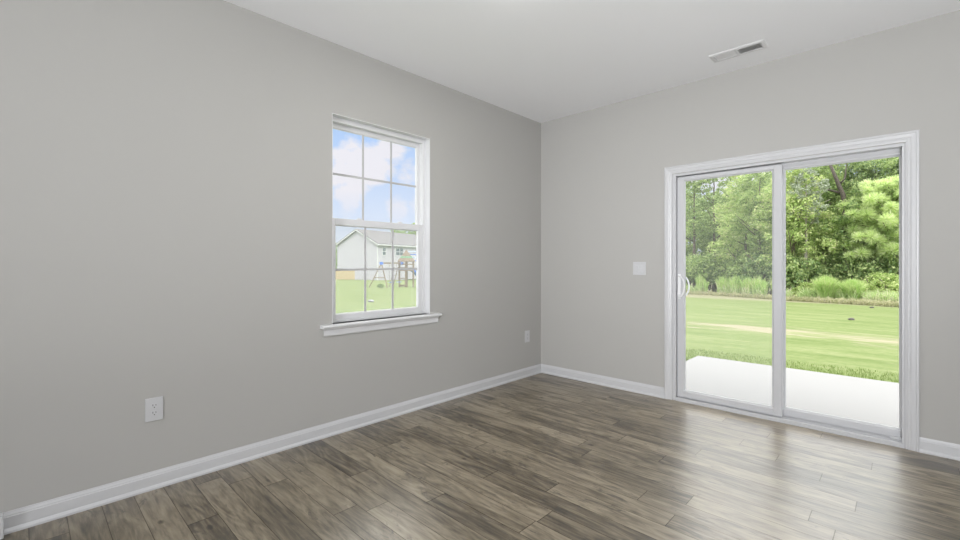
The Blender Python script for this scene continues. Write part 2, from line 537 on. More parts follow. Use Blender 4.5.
# sliding screen on the outside of the left panel
sf = B((1.447, 1.472, 0.116, 0.126, 0.036, 1.95), (2.185, 2.205, 0.116, 0.126, 0.036, 1.95), (1.472, 2.185, 0.116, 0.126, 1.925, 1.95), (1.472, 2.185, 0.116, 0.126, 0.036, 0.07), bev=0.001)
sfo = obj('screen_frame', sf, vinyl, door)
obj('insect_screen', B((1.472, 2.185, 0.1205, 0.1215, 0.07, 1.925)), screen_door, sfo)

# ------------------------------------------------------------------ switch plate and outlets
sw = thing('light_switch', (1.116, 0, 1.150), 'white two-gang light switch plate left of the sliding door', 'light switch')
obj('wall_plate', B((-0.060, 0.060, -0.006, 0, -0.060, 0.060), bev=0.0025), plastic, sw)
for k, xx in enumerate((-0.023, 0.023)):
    g = bmesh.new()
    t_ = bmesh.new()
    box(t_, -0.0165, 0.0165, -0.0055, 0.001, -0.033, 0.033, bev=0.0015)
    join(g, t_, Matrix.Translation((xx, -0.0065, 0)) @ Matrix.Rotation(R(5 if k == 0 else -5), 4, 'X'))
    obj('rocker', g, trim_paint, sw)
for xx in (-0.023, 0.023):
    for zz in (-0.048, 0.048):
        g = bmesh.new()
        cyl(g, (xx, -0.0055, zz), (0, -1, 0), 0.003, 0.001, 10)
        obj('screw', g, vinyl, sw)


def outlet(y, z, label):
    o = thing('wall_outlet', (0, y, z), label, 'outlet', 'duplex outlets on the window wall')
    obj('wall_plate', B((0, 0.006, -0.0395, 0.0395, -0.0615, 0.0615), bev=0.0025), plastic, o)
    for zz in (-0.0195, 0.0195):
        g = bmesh.new()
        n = 24
        A = []
        for X_ in (0.006, 0.0085):
            ring = []
            for k in range(n):
                a = 2 * PI * k / n
                ring.append(g.verts.new((X_, 0.0172 * math.cos(a), zz + max(-0.0125, min(0.0125, 0.0172 * math.sin(a))))))
            A.append(ring)
        for k in range(n):
            j = (k + 1) % n
            g.faces.new((A[0][k], A[0][j], A[1][j], A[1][k]))
        g.faces.new(A[1])
        ro = obj('receptacle', g, trim_paint, o)
        sl_ = B((0.0084, 0.0089, -0.0078, -0.0054, zz - 0.002, zz + 0.0085), (0.0084, 0.0089, 0.0054, 0.0078, zz - 0.001, zz + 0.0075))
        cyl(sl_, (0.0084, 0, zz - 0.0085), (1, 0, 0), 0.0028, 0.0005, 12)
        obj('slot', sl_, dark, ro)
    g = bmesh.new()
    cyl(g, (0.006, 0, 0), (1, 0, 0), 0.003, 0.0015, 12)
    obj('screw', g, vinyl, o)


outlet(-3.470, 0.422, 'white duplex outlet low on the left wall, the nearer of two')
outlet(-0.248, 0.424, 'white duplex outlet low on the left wall close to the room corner')

# ------------------------------------------------------------------ ceiling vent
vt = thing('ceiling_vent', (2.007, -0.348, H), 'white rectangular air register in the ceiling above the sliding door', 'vent')
fr = bmesh.new()
LX, LY = 0.176, 0.073
ix, iy = 0.150, 0.045
VP_ = [(0.0, 0.0), (0.0, -0.003), (0.006, -0.007), (LX - ix, -0.009), (LX - ix, 0.0)]
for (a, b, U) in (((-LX, -LY, 0), (LX, -LY, 0), (0, 1, 0)), ((LX, -LY, 0), (LX, LY, 0), (-1, 0, 0)), ((LX, LY, 0), (-LX, LY, 0), (0, -1, 0)), ((-LX, LY, 0), (-LX, -LY, 0), (1, 0, 0))):
    prism(fr, VP_, a, b, U, (0, 0, 1), 1, -1)
box(fr, -0.007, 0.007, -0.047, 0.047, -0.008, 0.0)
obj('frame', fr, vent_paint, vt)
obj('duct_shade', B((-ix, ix, -iy - 0.002, iy + 0.002, -0.0012, -0.0002)), dark, vt)  # dark sheet under the ceiling stands for the shade inside the duct
for sgn in (-1, 1):
    for k in range(13):
        xx = sgn * (0.016 + k * 0.0105)
        t_ = bmesh.new()
        box(t_, -0.0052, 0.0052, -iy, iy, -0.0006, 0.0006)
        g = bmesh.new()
        join(g, t_, Matrix.Translation((xx, 0, -0.0058)) @ Matrix.Rotation(R(42) if sgn > 0 else R(-12), 4, 'Y'))
        obj('slat', g, vent_paint, vt)
for sgn in (-1, 1):
    g = bmesh.new()
    cyl(g, (sgn * 0.163, 0, -0.009), (0, 0, -1), 0.004, 0.0015, 12)
    obj('screw', g, vent_paint, vt)

# ------------------------------------------------------------------ ceiling disc lights


def emis(name, col, s):
    m = bpy.data.materials.new(name)
    m.use_nodes = True
    t = NT(m.node_tree)
    e = t.n('ShaderNodeEmission', {'Color': (*col, 1), 'Strength': s})
    t.n('ShaderNodeOutputMaterial', {0: e.outputs[0]})
    return m


lamp_em = emis('lit_diffuser', (1.0, 0.98, 0.95), 45.0)


def disc_light(x, y, label):
    o = thing('ceiling_light', (x, y, H), label, 'ceiling light', 'round white ceiling lights')
    g = bmesh.new()
    seg = 40
    prof = [(0.088, 0.0), (0.088, -0.010), (0.080, -0.018), (0.070, -0.020), (0.070, 0.0)]
    rings = [[g.verts.new((r * math.cos(2 * PI * k / seg), r * math.sin(2 * PI * k / seg), z)) for k in range(seg)] for r, z in prof]
    for a in range(len(rings)):
        b = (a + 1) % len(rings)
        for k in range(seg):
            j = (k + 1) % seg
            g.faces.new((rings[a][k], rings[a][j], rings[b][j], rings[b][k]))
    obj('trim_ring', g, vinyl, o, smooth=True)
    g = bmesh.new()
    prof = [(0.070, -0.018), (0.060, -0.028), (0.040, -0.036), (0.015, -0.040)]
    rings = [[g.verts.new((r * math.cos(2 * PI * k / seg), r * math.sin(2 * PI * k / seg), z)) for k in range(seg)] for r, z in prof]
    for a in range(len(rings) - 1):
        for k in range(seg):
            j = (k + 1) % seg
            g.faces.new((rings[a][k], rings[a][j], rings[a + 1][j], rings[a + 1][k]))
    g.faces.new(rings[-1])
    obj('diffuser', g, lamp_em, o, smooth=True)
    d = bpy.data.lights.new('disc_lamp', 'AREA')
    d.shape = 'DISK'
    d.size = 0.14
    d.energy = 11
    d.color = (1.0, 0.98, 0.95)
    l_ = bpy.data.objects.new('lamp', d)
    COL.objects.link(l_)
    l_.parent = o
    l_.location = (0, 0, -0.043)


disc_light(1.37, -2.035, 'round white disc light on the ceiling, just above the top edge of the view')

# ================================================================== OUTSIDE


def gz(x, y):
    return -0.17 + 0.0059 * x - 0.0277 * max(y, 0.0)


def P(u, D):
    """world x, y of a direction/distance seen from the viewer"""
    t = (u - 480) / F_PX
    a = 0.7656
    return (CAMP[0] + D * (-math.sin(a) + t * math.cos(a)), CAMP[1] + D * (math.cos(a) + t * math.sin(a)))


def lawn_mat():
    m = bpy.data.materials.new('mown_lawn')
    m.use_nodes = True
    t = NT(m.node_tree)
    g = t.n('ShaderNodeNewGeometry')
    pos = g.outputs['Position']
    s = t.n('ShaderNodeSeparateXYZ', {0: pos})
    mp1 = t.n('ShaderNodeMapping', {'Vector': pos, 'Scale': (0.35, 1.6, 1.0), 'Rotation': (0, 0, R(-8))})
    n1_ = t.noise(mp1.outputs[0], 1.2, 5, 0.6, 0.4)
    n2_ = t.noise(pos, 9.0, 4, 0.7)
    f = t.m('ADD', t.m('MULTIPLY', n1_.outputs[0], 0.6), t.m('MULTIPLY', n2_.outputs[0], 0.4))
    col = t.ramp(f, [(0.34, (0.102, 0.146, 0.044)), (0.50, (0.152, 0.194, 0.074)), (0.64, (0.210, 0.235, 0.115))])
    # dry patches across the middle of the lawn
    n3_ = t.noise(mp1.outputs[0], 1.9, 6, 0.65, 0.5)
    band = t.n('ShaderNodeMapRange', {0: s.outputs[1], 1: 6.5, 2: 8.2, 3: 0.0, 4: 1.0})
    band2 = t.n('ShaderNodeMapRange', {0: s.outputs[1], 1: 8.8, 2: 10.2, 3: 1.0, 4: 0.0})
    bb = t.m('MULTIPLY', band.outputs[0], band2.outputs[0])
    xs = t.n('ShaderNodeMapRange', {0: s.outputs[0], 1: -6.0, 2: 0.0, 3: 0.0, 4: 1.0})
    bb = t.m('MULTIPLY', bb, xs.outputs[0])
    dry = t.ramp(t.m('ADD', n3_.outputs[0], t.m('MULTIPLY', t.m('SUBTRACT', bb, 1.0), 0.25)), [(0.40, 0.0), (0.54, 1.0)])
    dry = t.m('MULTIPLY', dry, t.n('ShaderNodeMapRange', {0: s.outputs[1], 1: 3.0, 2: 5.0, 3: 0.0, 4: 0.85}).outputs[0])
    col = t.mix(dry, col, (0.29, 0.26, 0.19))
    # rough straw verge at the wood edge
    vg = t.n('ShaderNodeMapRange', {0: t.m('ADD', s.outputs[1], t.m('MULTIPLY', n1_.outputs[0], 2.0)), 1: 24.5, 2: 26.0, 3: 0.0, 4: 1.0})
    vx = t.m('GREATER_THAN', s.outputs[0], -24.0)
    vmask = t.m('MULTIPLY', vg.outputs[0], vx)
    col = t.mix(t.m('MULTIPLY', vmask, 0.7), col, (0.27, 0.245, 0.175))
    bp_ = t.n('ShaderNodeBump', {'Height': n2_.outputs[0], 'Strength': 0.6, 'Distance': 0.05})
    p = t.n('ShaderNodeBsdfPrincipled', {'Base Color': col, 'Roughness': 0.9, 'Specular IOR Level': 0.1, 'Normal': bp_.outputs[0]})
    t.n('ShaderNodeOutputMaterial', {0: p.outputs[0]})
    return m


def grid_ground():
    bm = bmesh.new()
    xs = [-160, -100, -60, -30, -12, -0.16, 5, 15, 60]
    ys = [-40, 0, 0.16, 2.73, 6, 15, 30, 60, 110, 160]
    V = [[bm.verts.new((x, y, gz(x, y))) for y in ys] for x in xs]
    for i in range(len(xs) - 1):
        for j in range(len(ys) - 1):
            if xs[i] >= -0.2 and ys[j + 1] <= 0.16 and xs[i + 1] <= 5.1:
                continue
            bm.faces.new((V[i][j], V[i + 1][j], V[i + 1][j + 1], V[i][j + 1]))
    return bm


tag(obj('lawn', grid_ground(), lawn_mat()), 'bright green mown lawn with dry patches beyond the patio', 'lawn', kind='structure')
tag(obj('patio', B((0.76, 4.9, T + 0.002, 2.735, -0.30, -0.12), bev=0.006), concrete), 'pale concrete patio slab outside the sliding door', 'patio', kind='structure')

# ---------------- foliage machinery


def leaf_mat(name, cols, trans=0.48, rough=0.6):
    m = bpy.data.materials.new(name)
    m.use_nodes = True
    t = NT(m.node_tree)
    g = t.n('ShaderNodeNewGeometry')
    oi = t.n('ShaderNodeObjectInfo')
    n_ = t.noise(g.outputs['Position'], 0.9, 2, 0.5)
    f = t.m('ADD', t.m('MULTIPLY', g.outputs['Random Per Island'], 0.55), t.m('MULTIPLY', n_.outputs[0], 0.45))
    c = t.ramp(f, [(0.15, cols[0]), (0.5, cols[1]), (0.85, cols[2])])
    df = t.n('ShaderNodeBsdfPrincipled', {'Base Color': c, 'Roughness': rough, 'Specular IOR Level': 0.25})
    tl = t.n('ShaderNodeBsdfTranslucent', {'Color': c})
    mx = t.n('ShaderNodeMixShader', {0: trans, 1: df.outputs[0], 2: tl.outputs[0]})
    t.n('ShaderNodeOutputMaterial', {0: mx.outputs[0]})
    return m


lf_mid = leaf_mat('mid_green_leaves', [(0.165, 0.250, 0.096), (0.348, 0.457, 0.175), (0.599, 0.693, 0.327)])
lf_light = leaf_mat('light_green_leaves', [(0.281, 0.393, 0.130), (0.506, 0.634, 0.243), (0.730, 0.699, 0.438)])
lf_dark = leaf_mat('deep_green_leaves', [(0.132, 0.224, 0.098), (0.309, 0.410, 0.174), (0.599, 0.672, 0.321)])
lf_grey = leaf_mat('grey_green_leaves', [(0.236, 0.281, 0.208), (0.414, 0.460, 0.355), (0.636, 0.680, 0.562)])
lf_pine = leaf_mat('pine_needles', [(0.355, 0.472, 0.204), (0.711, 0.839, 0.383), (0.850, 0.850, 0.663)])
lf_grass = leaf_mat('ornamental_blades', [(0.337, 0.516, 0.153), (0.505, 0.678, 0.250), (0.730, 0.678, 0.460)])
lf_straw = leaf_mat('straw_blades', [(0.332, 0.398, 0.173), (0.486, 0.474, 0.298), (0.641, 0.597, 0.436)])
lf_lawn = leaf_mat('lawn_blades', [(0.145, 0.211, 0.054), (0.209, 0.278, 0.092), (0.289, 0.340, 0.153)])
lf_weed = leaf_mat('weed_leaves', [(0.315, 0.437, 0.176), (0.515, 0.641, 0.298), (0.762, 0.708, 0.561)])
bark = simple('grey_brown_bark', (0.16, 0.13, 0.105), 0.9, 0.2, 0.4, 8, 0.35)
bark_pale = simple('pale_dead_bark', (0.34, 0.31, 0.28), 0.9, 0.2, 0.4, 8, 0.25)


def leaf_mesh(name, C, N, size, rng, aspect=0.55, mat=None):
    """one folded leaf-spray quad per centre, facing roughly N"""
    n = len(C)
    rnd = rng.normal(size=(n, 3))
    a = np.cross(N, rnd)
    a /= np.linalg.norm(a, axis=1, keepdims=True) + 1e-9
    b = np.cross(N, a)
    s = size * rng.uniform(0.6, 1.3, (n, 1))
    V = np.empty((n, 4, 3))
    V[:, 0] = C - a * s
    V[:, 1] = C - b * s * aspect + a * s * 0.1
    V[:, 2] = C + a * s
    V[:, 3] = C + b * s * aspect + a * s * 0.1
    return quads_mesh(name, V, mat)


def quads_mesh(name, V, mat):
    n = len(V)
    me = bpy.data.meshes.new(name)
    me.vertices.add(n * 4)
    me.vertices.foreach_set('co', V.reshape(-1).astype(np.float32))
    me.loops.add(n * 4)
    me.loops.foreach_set('vertex_index', np.arange(n * 4, dtype=np.int32))
    me.polygons.add(n)
    me.polygons.foreach_set('loop_start', np.arange(0, n * 4, 4, dtype=np.int32))
    me.update(calc_edges=True)
    me.materials.append(mat)
    return me


def shell_points(blobs, per, rng, sub=0.30, squash=0.85):
    """leaf centres and normals on clumps that stud the surface of big blobs"""
    Cs, Ns = [], []
    for (c, r) in blobs:
        c = np.array(c, float)
        k = max(8, int(14 * (r / (sub * r + 0.2)) ** 1.2))
        d = rng.normal(size=(k, 3))
        d /= np.linalg.norm(d, axis=1, keepdims=True)
        sc_ = c + d * r * rng.uniform(0.72, 1.0, (k, 1)) * np.array([1, 1, squash])
        rs = r * sub * rng.uniform(0.75, 1.3, k)
        for j in range(k):
            m_ = max(22, int(per * rs[j] ** 2 * 24))
            e = rng.normal(size=(m_, 3))
            e[:, 2] += 0.25
            e /= np.linalg.norm(e, axis=1, keepdims=True)
            rr = rs[j] * rng.uniform(0.55, 1.08, (m_, 1))
            Cs.append(sc_[j] + e * rr * np.array([1.15, 1.15, 0.8]))
            nn = e + rng.normal(size=(m_, 3)) * 0.55
            nn[:, 2] += 0.35
            nn /= np.linalg.norm(nn, axis=1, keepdims=True)
            Ns.append(nn)
    return np.concatenate(Cs), np.concatenate(Ns)


def trunk_bm(h, r0, rng, branches, lean=(0, 0), start=0.35):
    bm = bmesh.new()
    pts, rad = [], []
    n = 9
    for i in range(n):
        f = i / (n - 1)
        pts.append((lean[0] * f * h + rng.uniform(-.04, .04) * h * .1, lean[1] * f * h + rng.uniform(-.04, .04) * h * .1, f * h - (0.15 if i == 0 else 0)))
        rad.append(r0 * (1 - 0.85 * f) * (1.25 if i == 0 else 1))
    tube(bm, pts, rad, 8)
    for k in range(branches):
        f = start + (0.92 - start) * (k + rng.uniform(0, .6)) / branches
        i = min(n - 2, int(f * (n - 1)))
        a = Vector(pts[i]).lerp(Vector(pts[i + 1]), f * (n - 1) - i)
        ang = rng.uniform(0, 2 * PI)
        L_ = h * rng.uniform(.18, .32) * (1.15 - f)
        q, rr = [], []
        for j in range(5):
            g_ = j / 4
            q.append(a + Vector((math.cos(ang) * L_ * g_ * 1.4, math.sin(ang) * L_ * g_ * 1.4, L_ * (g_ ** 1.2) * .9 + rng.uniform(-.05, .05) * L_)))
            rr.append(r0 * (1 - f) * .55 * (1 - .8 * g_) + .006)
        tube(bm, q, rr, 6)
    return bm


def make_tree(name, kind, h, rad, leaf, mat, seed, blobs_n=14, per=7.0, low=0.25, trunk_r=0.13, bark_m=None, lean=(0, 0), branches=9, sub=0.30):
    rng = np.random.default_rng(seed)
    root = bpy.data.objects.new(name, None)
    COL.objects.link(root)
    root.empty_display_size = 0.3
    tb = trunk_bm(h * 0.93, trunk_r, rng, branches, lean, low)
    obj('trunk', tb, bark_m or bark, root, smooth=True)
    blobs = []
    for k in range(blobs_n):
        f = low + (1 - low) * (k + 0.5) / blobs_n
        prof = math.sin(PI * min(1, (f - low) / (1 - low) * 0.82 + 0.14)) ** 0.7
        a = k * 2.4 + rng.uniform(0, .8)
        rr = rad * prof
        br = rad * rng.uniform(0.36, 0.52) * (0.6 + 0.4 * prof)
        off = max(0, rr - br * 0.7) * rng.uniform(.6, 1.0)
        blobs.append(((math.cos(a) * off + lean[0] * f * h, math.sin(a) * off + lean[1] * f * h, f * h - br * .2), br))
    C, N = shell_points(blobs, per, rng, sub)
    me = leaf_mesh('foliage', C, N, leaf, rng, 0.6, mat)
    fo = bpy.data.objects.new('foliage', me)
    COL.objects.link(fo)
    fo.parent = root
    return root


def dup(root, mat=None):
    r = root.copy()
    COL.objects.link(r)
    for ch in list(root.children):
        c = ch.copy()
        COL.objects.link(c)
        c.parent = r
        if mat and ch.name.startswith('foliage'):
            c.data = c.data.copy()
            c.data.materials[0] = mat
        for g in ch.children:
            d = g.copy()
            COL.objects.link(d)
            d.parent = c
    return r


def place(root, u, D, rz=0.0, s=1.0, sz=None, label='', cat='tree', group=None, dz=0.0):
    x, y = P(u, D)
    root.location = (x, y, gz(x, y) - 0.03 + dz)
    root.rotation_euler = (0, 0, rz)
    root.scale = (s, s, sz or s)
    tag(root, label, cat, group)
    return root


# prototypes (about 11 m tall)
t1 = make_tree('broadleaf_tree', 'a', 11.0, 2.9, 0.095, lf_mid, 1, 16, 12.0, 0.16)
t2 = make_tree('broadleaf_tree', 'b', 10.0, 2.6, 0.09, lf_light, 2, 15, 13.0, 0.12)
t3 = make_tree('broadleaf_tree', 'c', 12.0, 3.3, 0.095, lf_dark, 3, 18, 11.0, 0.10)
t4 = make_tree('broadleaf_tree', 'd', 10.5, 2.0, 0.085, lf_mid, 4, 9, 6.5, 0.42, trunk_r=0.15, sub=0.26)   # slender, open
GB = 'trees of the dense wood behind the lawn'
used = set()


def put(proto, u, D, rz, s, label, mat=None, sz=None, group=None):
    o = proto if proto.name not in used else dup(proto, mat)
    if o is proto:
        used.add(proto.name)
    return place(o, u, D, rz, s, sz, label, 'tree', group)


# left part of the door view: slender trees with sky above
put(t4, 694, 38, 0.3, 1.02, 'slender open-crowned tree at the left edge of the door view')
put(t4, 714, 37, 1.7, 1.04, 'slender tree with a visible dark trunk above the thicket in the left pane')
put(t4, 731, 39, 3.1, 0.92, 'slender tree under the small gap of sky in the left pane')
put(t2, 746, 32, 0.0, 0.92, 'tall light green tree left of the meeting stile of the door')
put(t4, 760, 30, 4.4, 0.84, 'tree with a thin dark trunk showing high beside the meeting stile')
put(t1, 773, 34, 0.9, 0.84, 'leafy mid green tree behind the meeting stile of the door')
put(t2, 793, 28, 2.2, 0.86, 'light green tree at the left edge of the right pane')
put(t3, 838, 32, 0.4, 0.90, 'big deep green tree behind the grey-leaved tree in the right pane')
put(t1, 815, 31, 2.6, 0.88, 'mid green tree between the grey tree and the big dark one')
put(t3, 876, 30, 2.0, 0.88, 'deep green tree high behind the soft pine')
put(t1, 908, 28, 4.0, 0.88, 'mid green tree at the right edge of the door view')
# backdrop row
bk = [(650, 44, 0.78, 0), (670, 46, 0.82, 1), (690, 50, 0.92, 2), (710, 47, 0.90, 0), (731, 52, 0.95, 2), (750, 46, 0.98, 0), (772, 42, 0.92, 2), (796, 39, 0.90, 0), (820, 40, 0.88, 2), (845, 38, 0.90, 0), (870, 37, 0.84, 2), (897, 35, 0.86, 0), (925, 33, 0.82, 2)]
for i, (u, D, s, k) in enumerate(bk):
    put((t1, t2, t3)[k], u, D, 1.3 * i, s, 'dense green tree in the closed backdrop of the wood', group=GB)

# pine with soft puffs at the right
def make_pine():
    rng = np.random.default_rng(11)
    root = bpy.data.objects.new('pine_tree', None)
    COL.objects.link(root)
    bm = bmesh.new()
    tube(bm, [(0, 0, -.15), (.03, 0, 2), (.0, .04, 4.2), (0, 0, 6.6)], [.14, .11, .08, .02], 8)
    puffs = []
    for k in range(46):
        z = 1.9 + 4.9 * (k / 45) ** 0.95
        L_ = 2.45 * (1.0 - (z / 7.9) ** 3.2) * rng.uniform(.62, 1.05) + .15
        a = k * 2.399
        e = Vector((math.cos(a) * L_, math.sin(a) * L_, z + .18 * L_))
        tube(bm, [(0, 0, z - .25), e * 0.5 + Vector((0, 0, z * .5 - .08)), e], [.035, .025, .012], 6)
        for j in range(5):
            f = 1 - j * .2
            q = Vector((0, 0, z)).lerp(e, f) + Vector((rng.uniform(-.3, .3), rng.uniform(-.3, .3), rng.uniform(-.1, .15)))
            puffs.append((q, rng.uniform(.32, .46)))
    obj('trunk', bm, bark, root, smooth=True)
    V = []
    for c, r in puffs:
        n = 260
        d = rng.normal(size=(n, 3))
        d[:, 2] = d[:, 2] * 0.8 + 0.35
        d /= np.linalg.norm(d, axis=1, keepdims=True)
        s = np.cross(d, rng.normal(size=(n, 3)))
        s /= np.linalg.norm(s, axis=1, keepdims=True)
        c0 = np.array(c) + d * r * rng.uniform(.15, .5, (n, 1))
        c1 = np.array(c) + d * r * rng.uniform(.8, 1.15, (n, 1))
        q = np.stack([c0 - s * .012, c0 + s * .012, c1 + s * .007, c1 - s * .007], axis=1)
        V.append(q)
    me = quads_mesh('foliage', np.concatenate(V), lf_pine)
    fo = bpy.data.objects.new('foliage', me)
    COL.objects.link(fo)
    fo.parent = root
    return root


pine = make_pine()
place(pine, 889, 25.5, 0.6, 1.0, 1.0, 'young pine with soft pale needle puffs at the right of the door view')

# grey-leaved half-dead tree and its bare limb
gt = make_tree('grey_leaved_tree', 'g', 7.9, 1.3, 0.06, lf_grey, 21, 8, 9.0, 0.62, 0.12, bark_pale, branches=12, sub=0.24)
place(gt, 806, 27, 0.5, 1.0, None, 'thin grey-green half-dead tree near the top left of the right pane')
bm = bmesh.new()
tube(bm, [(0, 0, -.2), (.05, 0, 3), (0, 0, 5.4), (-.1, 0, 6.5), (-.45, 0, 7.6), (-.95, 0, 9.2)], [.17, .15, .14, .13, .10, .06], 8)
tube(bm, [(-.12, 0, 6.55), (-.7, .1, 6.85), (-1.35, .1, 7.05)], [.08, .06, .03], 8)
tube(bm, [(-.28, 0, 7.1), (.0, 0, 7.5), (.08, 0, 8.4)], [.07, .05, .02], 8)
bt = bpy.data.objects.new('forked_tree', None)
COL.objects.link(bt)
obj('trunk', bm, simple('dark_bark', (0.10, 0.085, 0.075), .9, .2, .4, 8, .3), bt, smooth=True)
rng = np.random.default_rng(5)
C, N = shell_points([((1.0, .6, 8.8), .9), ((-.2, .9, 9.6), 1.0), ((.9, .2, 6.6), .7), ((-2.0, .5, 7.4), .6), ((.3, -.6, 5.3), .9), ((-.5, -.6, 4.3), 1.0), ((.5, -.5, 3.2), 1.1), ((-.3, -.5, 2.0), 1.0)], 7, rng)
fo = bpy.data.objects.new('foliage', leaf_mesh('foliage', C, N, .08, rng, .6, lf_dark))
COL.objects.link(fo)
fo.parent = bt
place(bt, 845, 27, 0.0, 1.0, None, 'tree with a dark forked leaning trunk near the top of the right pane')


def make_shrub(name, r, h, leaf, mat, seed, n=9, per=9.0, sub=.34):
    rng = np.random.default_rng(seed)
    root = bpy.data.objects.new(name, None)
    COL.objects.link(root)
    bm = bmesh.new()
    for k in range(6):
        a = k * 1.05
        tube(bm, [(0.1 * math.cos(a), .1 * math.sin(a), -.1), (.4 * r * math.cos(a), .4 * r * math.sin(a), h * .45), (.7 * r * math.cos(a), .7 * r * math.sin(a), h * .8)], [.035, .025, .01], 6)
    obj('stem', bm, bark, root, smooth=True)
    blobs = []
    for k in range(n):
        a = k * 2.4
        q = math.sqrt((k + .3) / n)
        br = r * rng.uniform(.38, .55)
        blobs.append(((math.cos(a) * q * r * .7, math.sin(a) * q * r * .7, h * (0.25 + .58 * (1 - q * .6) * rng.uniform(.6, 1.1))), br))
    C, N = shell_points(blobs, per, rng, sub)
    C[:, 2] = np.maximum(C[:, 2], 0.03)
    fo = bpy.data.objects.new('foliage', leaf_mesh('foliage', C, N, leaf, rng, .6, mat))
    COL.objects.link(fo)
    fo.parent = root
    return root


s1 = make_shrub('shrub', 1.6, 3.2, .075, lf_mid, 31, per=15)
s2 = make_shrub('shrub', 1.3, 2.2, .07, lf_dark, 32, per=15)
s3 = make_shrub('shrub', 1.0, 1.4, .055, lf_light, 33, per=14)


def puts(proto, u, D, rz, s, label, sz=None, group=None):
    o = proto if proto.name not in used else dup(proto)
    used.add(proto.name)
    return place(o, u, D, rz, s, sz, label, 'shrub', group)


for i, (p_, u, D, s, sz, lab) in enumerate([
    (s1, 692, 36.0, 1.2, 1.15, 'tall vine-draped thicket at the left edge of the door view'),
    (s1, 713, 34.4, 1.25, 1.25, 'highest round vine-covered thicket in the left pane'),
    (s2, 735, 33, 1.3, 1.25, 'dark hollow-looking shrub right of the round thicket'),
    (s1, 751, 31.2, 1.1, 1.25, 'mid green shrub below the light green tree'),
    (s2, 767, 29.6, 1.3, 1.6, 'deep green shrub beside the meeting stile'),
    (s2, 792, 27.6, 1.15, 1.45, 'dark shrub at the left edge of the right pane'),
    (s1, 811, 27.8, 0.9, 0.9, 'mid green shrub behind the left grass clump'),
    (s2, 838, 27.2, 1.2, 1.35, 'dark shrub behind and between the two grass clumps'),
    (s2, 860, 26, 1.1, 1.4, 'dark shrub at the foot of the pine'),
    (s3, 880, 24.2, 1.15, 1.25, 'bright leafy shrub right of the right grass clump'),
    (s3, 898, 23.2, 1.2, 1.2, 'bright leafy shrub at the right edge of the door view'),
    (s3, 806, 26.2, 0.75, 0.8, 'low pale shrub left of the left grass clump'),
    (s3, 842, 25.2, 0.5, 0.7, 'small pale shrub between the two grass clumps'),
    (s2, 905, 25, 1.3, 1.6, 'dark shrub below the pine at the right edge'),
    (s1, 780, 30, 1.0, 1.1, 'mid green shrub hidden mostly by the meeting stile'),
    (s1, 676, 38, 1.2, 1.2, 'mid green thicket beyond the left edge of the glass')]):
    puts(p_, u, D, 0.9 * i, s, lab, sz)


def blades(name, base, hgt, width, rng, mat, spread=0.25, droop=0.3, parent=None):
    """base (n,3), hgt (n,) : two stacked quads per blade"""
    n = len(base)
    a = rng.uniform(0, 2 * PI, n)
    lean = rng.uniform(0, 1, n) * spread
    dx = np.stack([np.cos(a), np.sin(a), np.zeros(n)], 1)
    b2 = rng.uniform(0, PI, n)
    sd_ = np.stack([np.cos(b2), np.sin(b2), np.zeros(n)], 1) * width
    up = np.array([0, 0, 1.0])
    h_ = hgt[:, None]
    l_ = lean[:, None]
    p0 = base
    p1 = base + up * h_ * 0.6 + dx * h_ * l_ * 0.5
    p2 = base + up * h_ * (1 - droop * l_) + dx * h_ * l_ * 1.3
    V = np.concatenate([np.stack([p0 - sd_, p0 + sd_, p1 + sd_ * .8, p1 - sd_ * .8], 1), np.stack([p1 - sd_ * .8, p1 + sd_ * .8, p2 + sd_ * .15, p2 - sd_ * .15], 1)])
    o = bpy.data.objects.new(name, quads_mesh(name, V, mat))
    COL.objects.link(o)
    if parent:
        o.parent = parent
    return o


def grass_clump(u, D, h, label, seed):
    rng = np.random.default_rng(seed)
    n = 3200
    r = np.sqrt(rng.uniform(0, 1, n)) * 0.28
    a = rng.uniform(0, 2 * PI, n)
    base = np.stack([r * np.cos(a), r * np.sin(a), np.full(n, -.02)], 1)
    o = blades('ornamental_grass', base, h * rng.uniform(.6, 1.05, n), 0.013, rng, lf_grass, 0.36, .5)
    return place(o, u, D, 0, 1, None, label, 'grass clump', 'fountain grass clumps at the wood edge')


grass_clump(826, 23.7, 1.5, 'round fountain grass clump at the wood edge, left of the two', 41)
grass_clump(853, 22.9, 1.35, 'wider fountain grass clump at the wood edge, right of the two', 42)


# tall weeds, straw verge and lawn blades: nobody could count them
def strip(name, u0, u1, D0f, D1f, n, h0, h1, wd, mat, seed, spread, label, cat, patch=0.0):
    rng = np.random.default_rng(seed)
    u = rng.uniform(u0, u1, n)
    if patch:
        keep = (np.sin(u * .21) + np.sin(u * .093 + 1) + np.sin(u * .47 + 2) * .7) > patch - 1
        u = u[keep]
    f = rng.uniform(0, 1, len(u))
    D = np.interp(u, *D0f) * (1 - f) + np.interp(u, *D1f) * f
    XY = np.array([P(a, b) for a, b in zip(u, D)])
    z = np.array([gz(x, y) for x, y in XY])
    base = np.stack([XY[:, 0], XY[:, 1], z - .01], 1)
    hh = rng.uniform(h0, h1, len(u)) * (0.75 + 0.25 * np.sin(u * .9) * np.sin(u * .37))
    o = blades(name, base, hh, wd, rng, mat, spread)
    return tag(o, label, cat, kind='stuff')


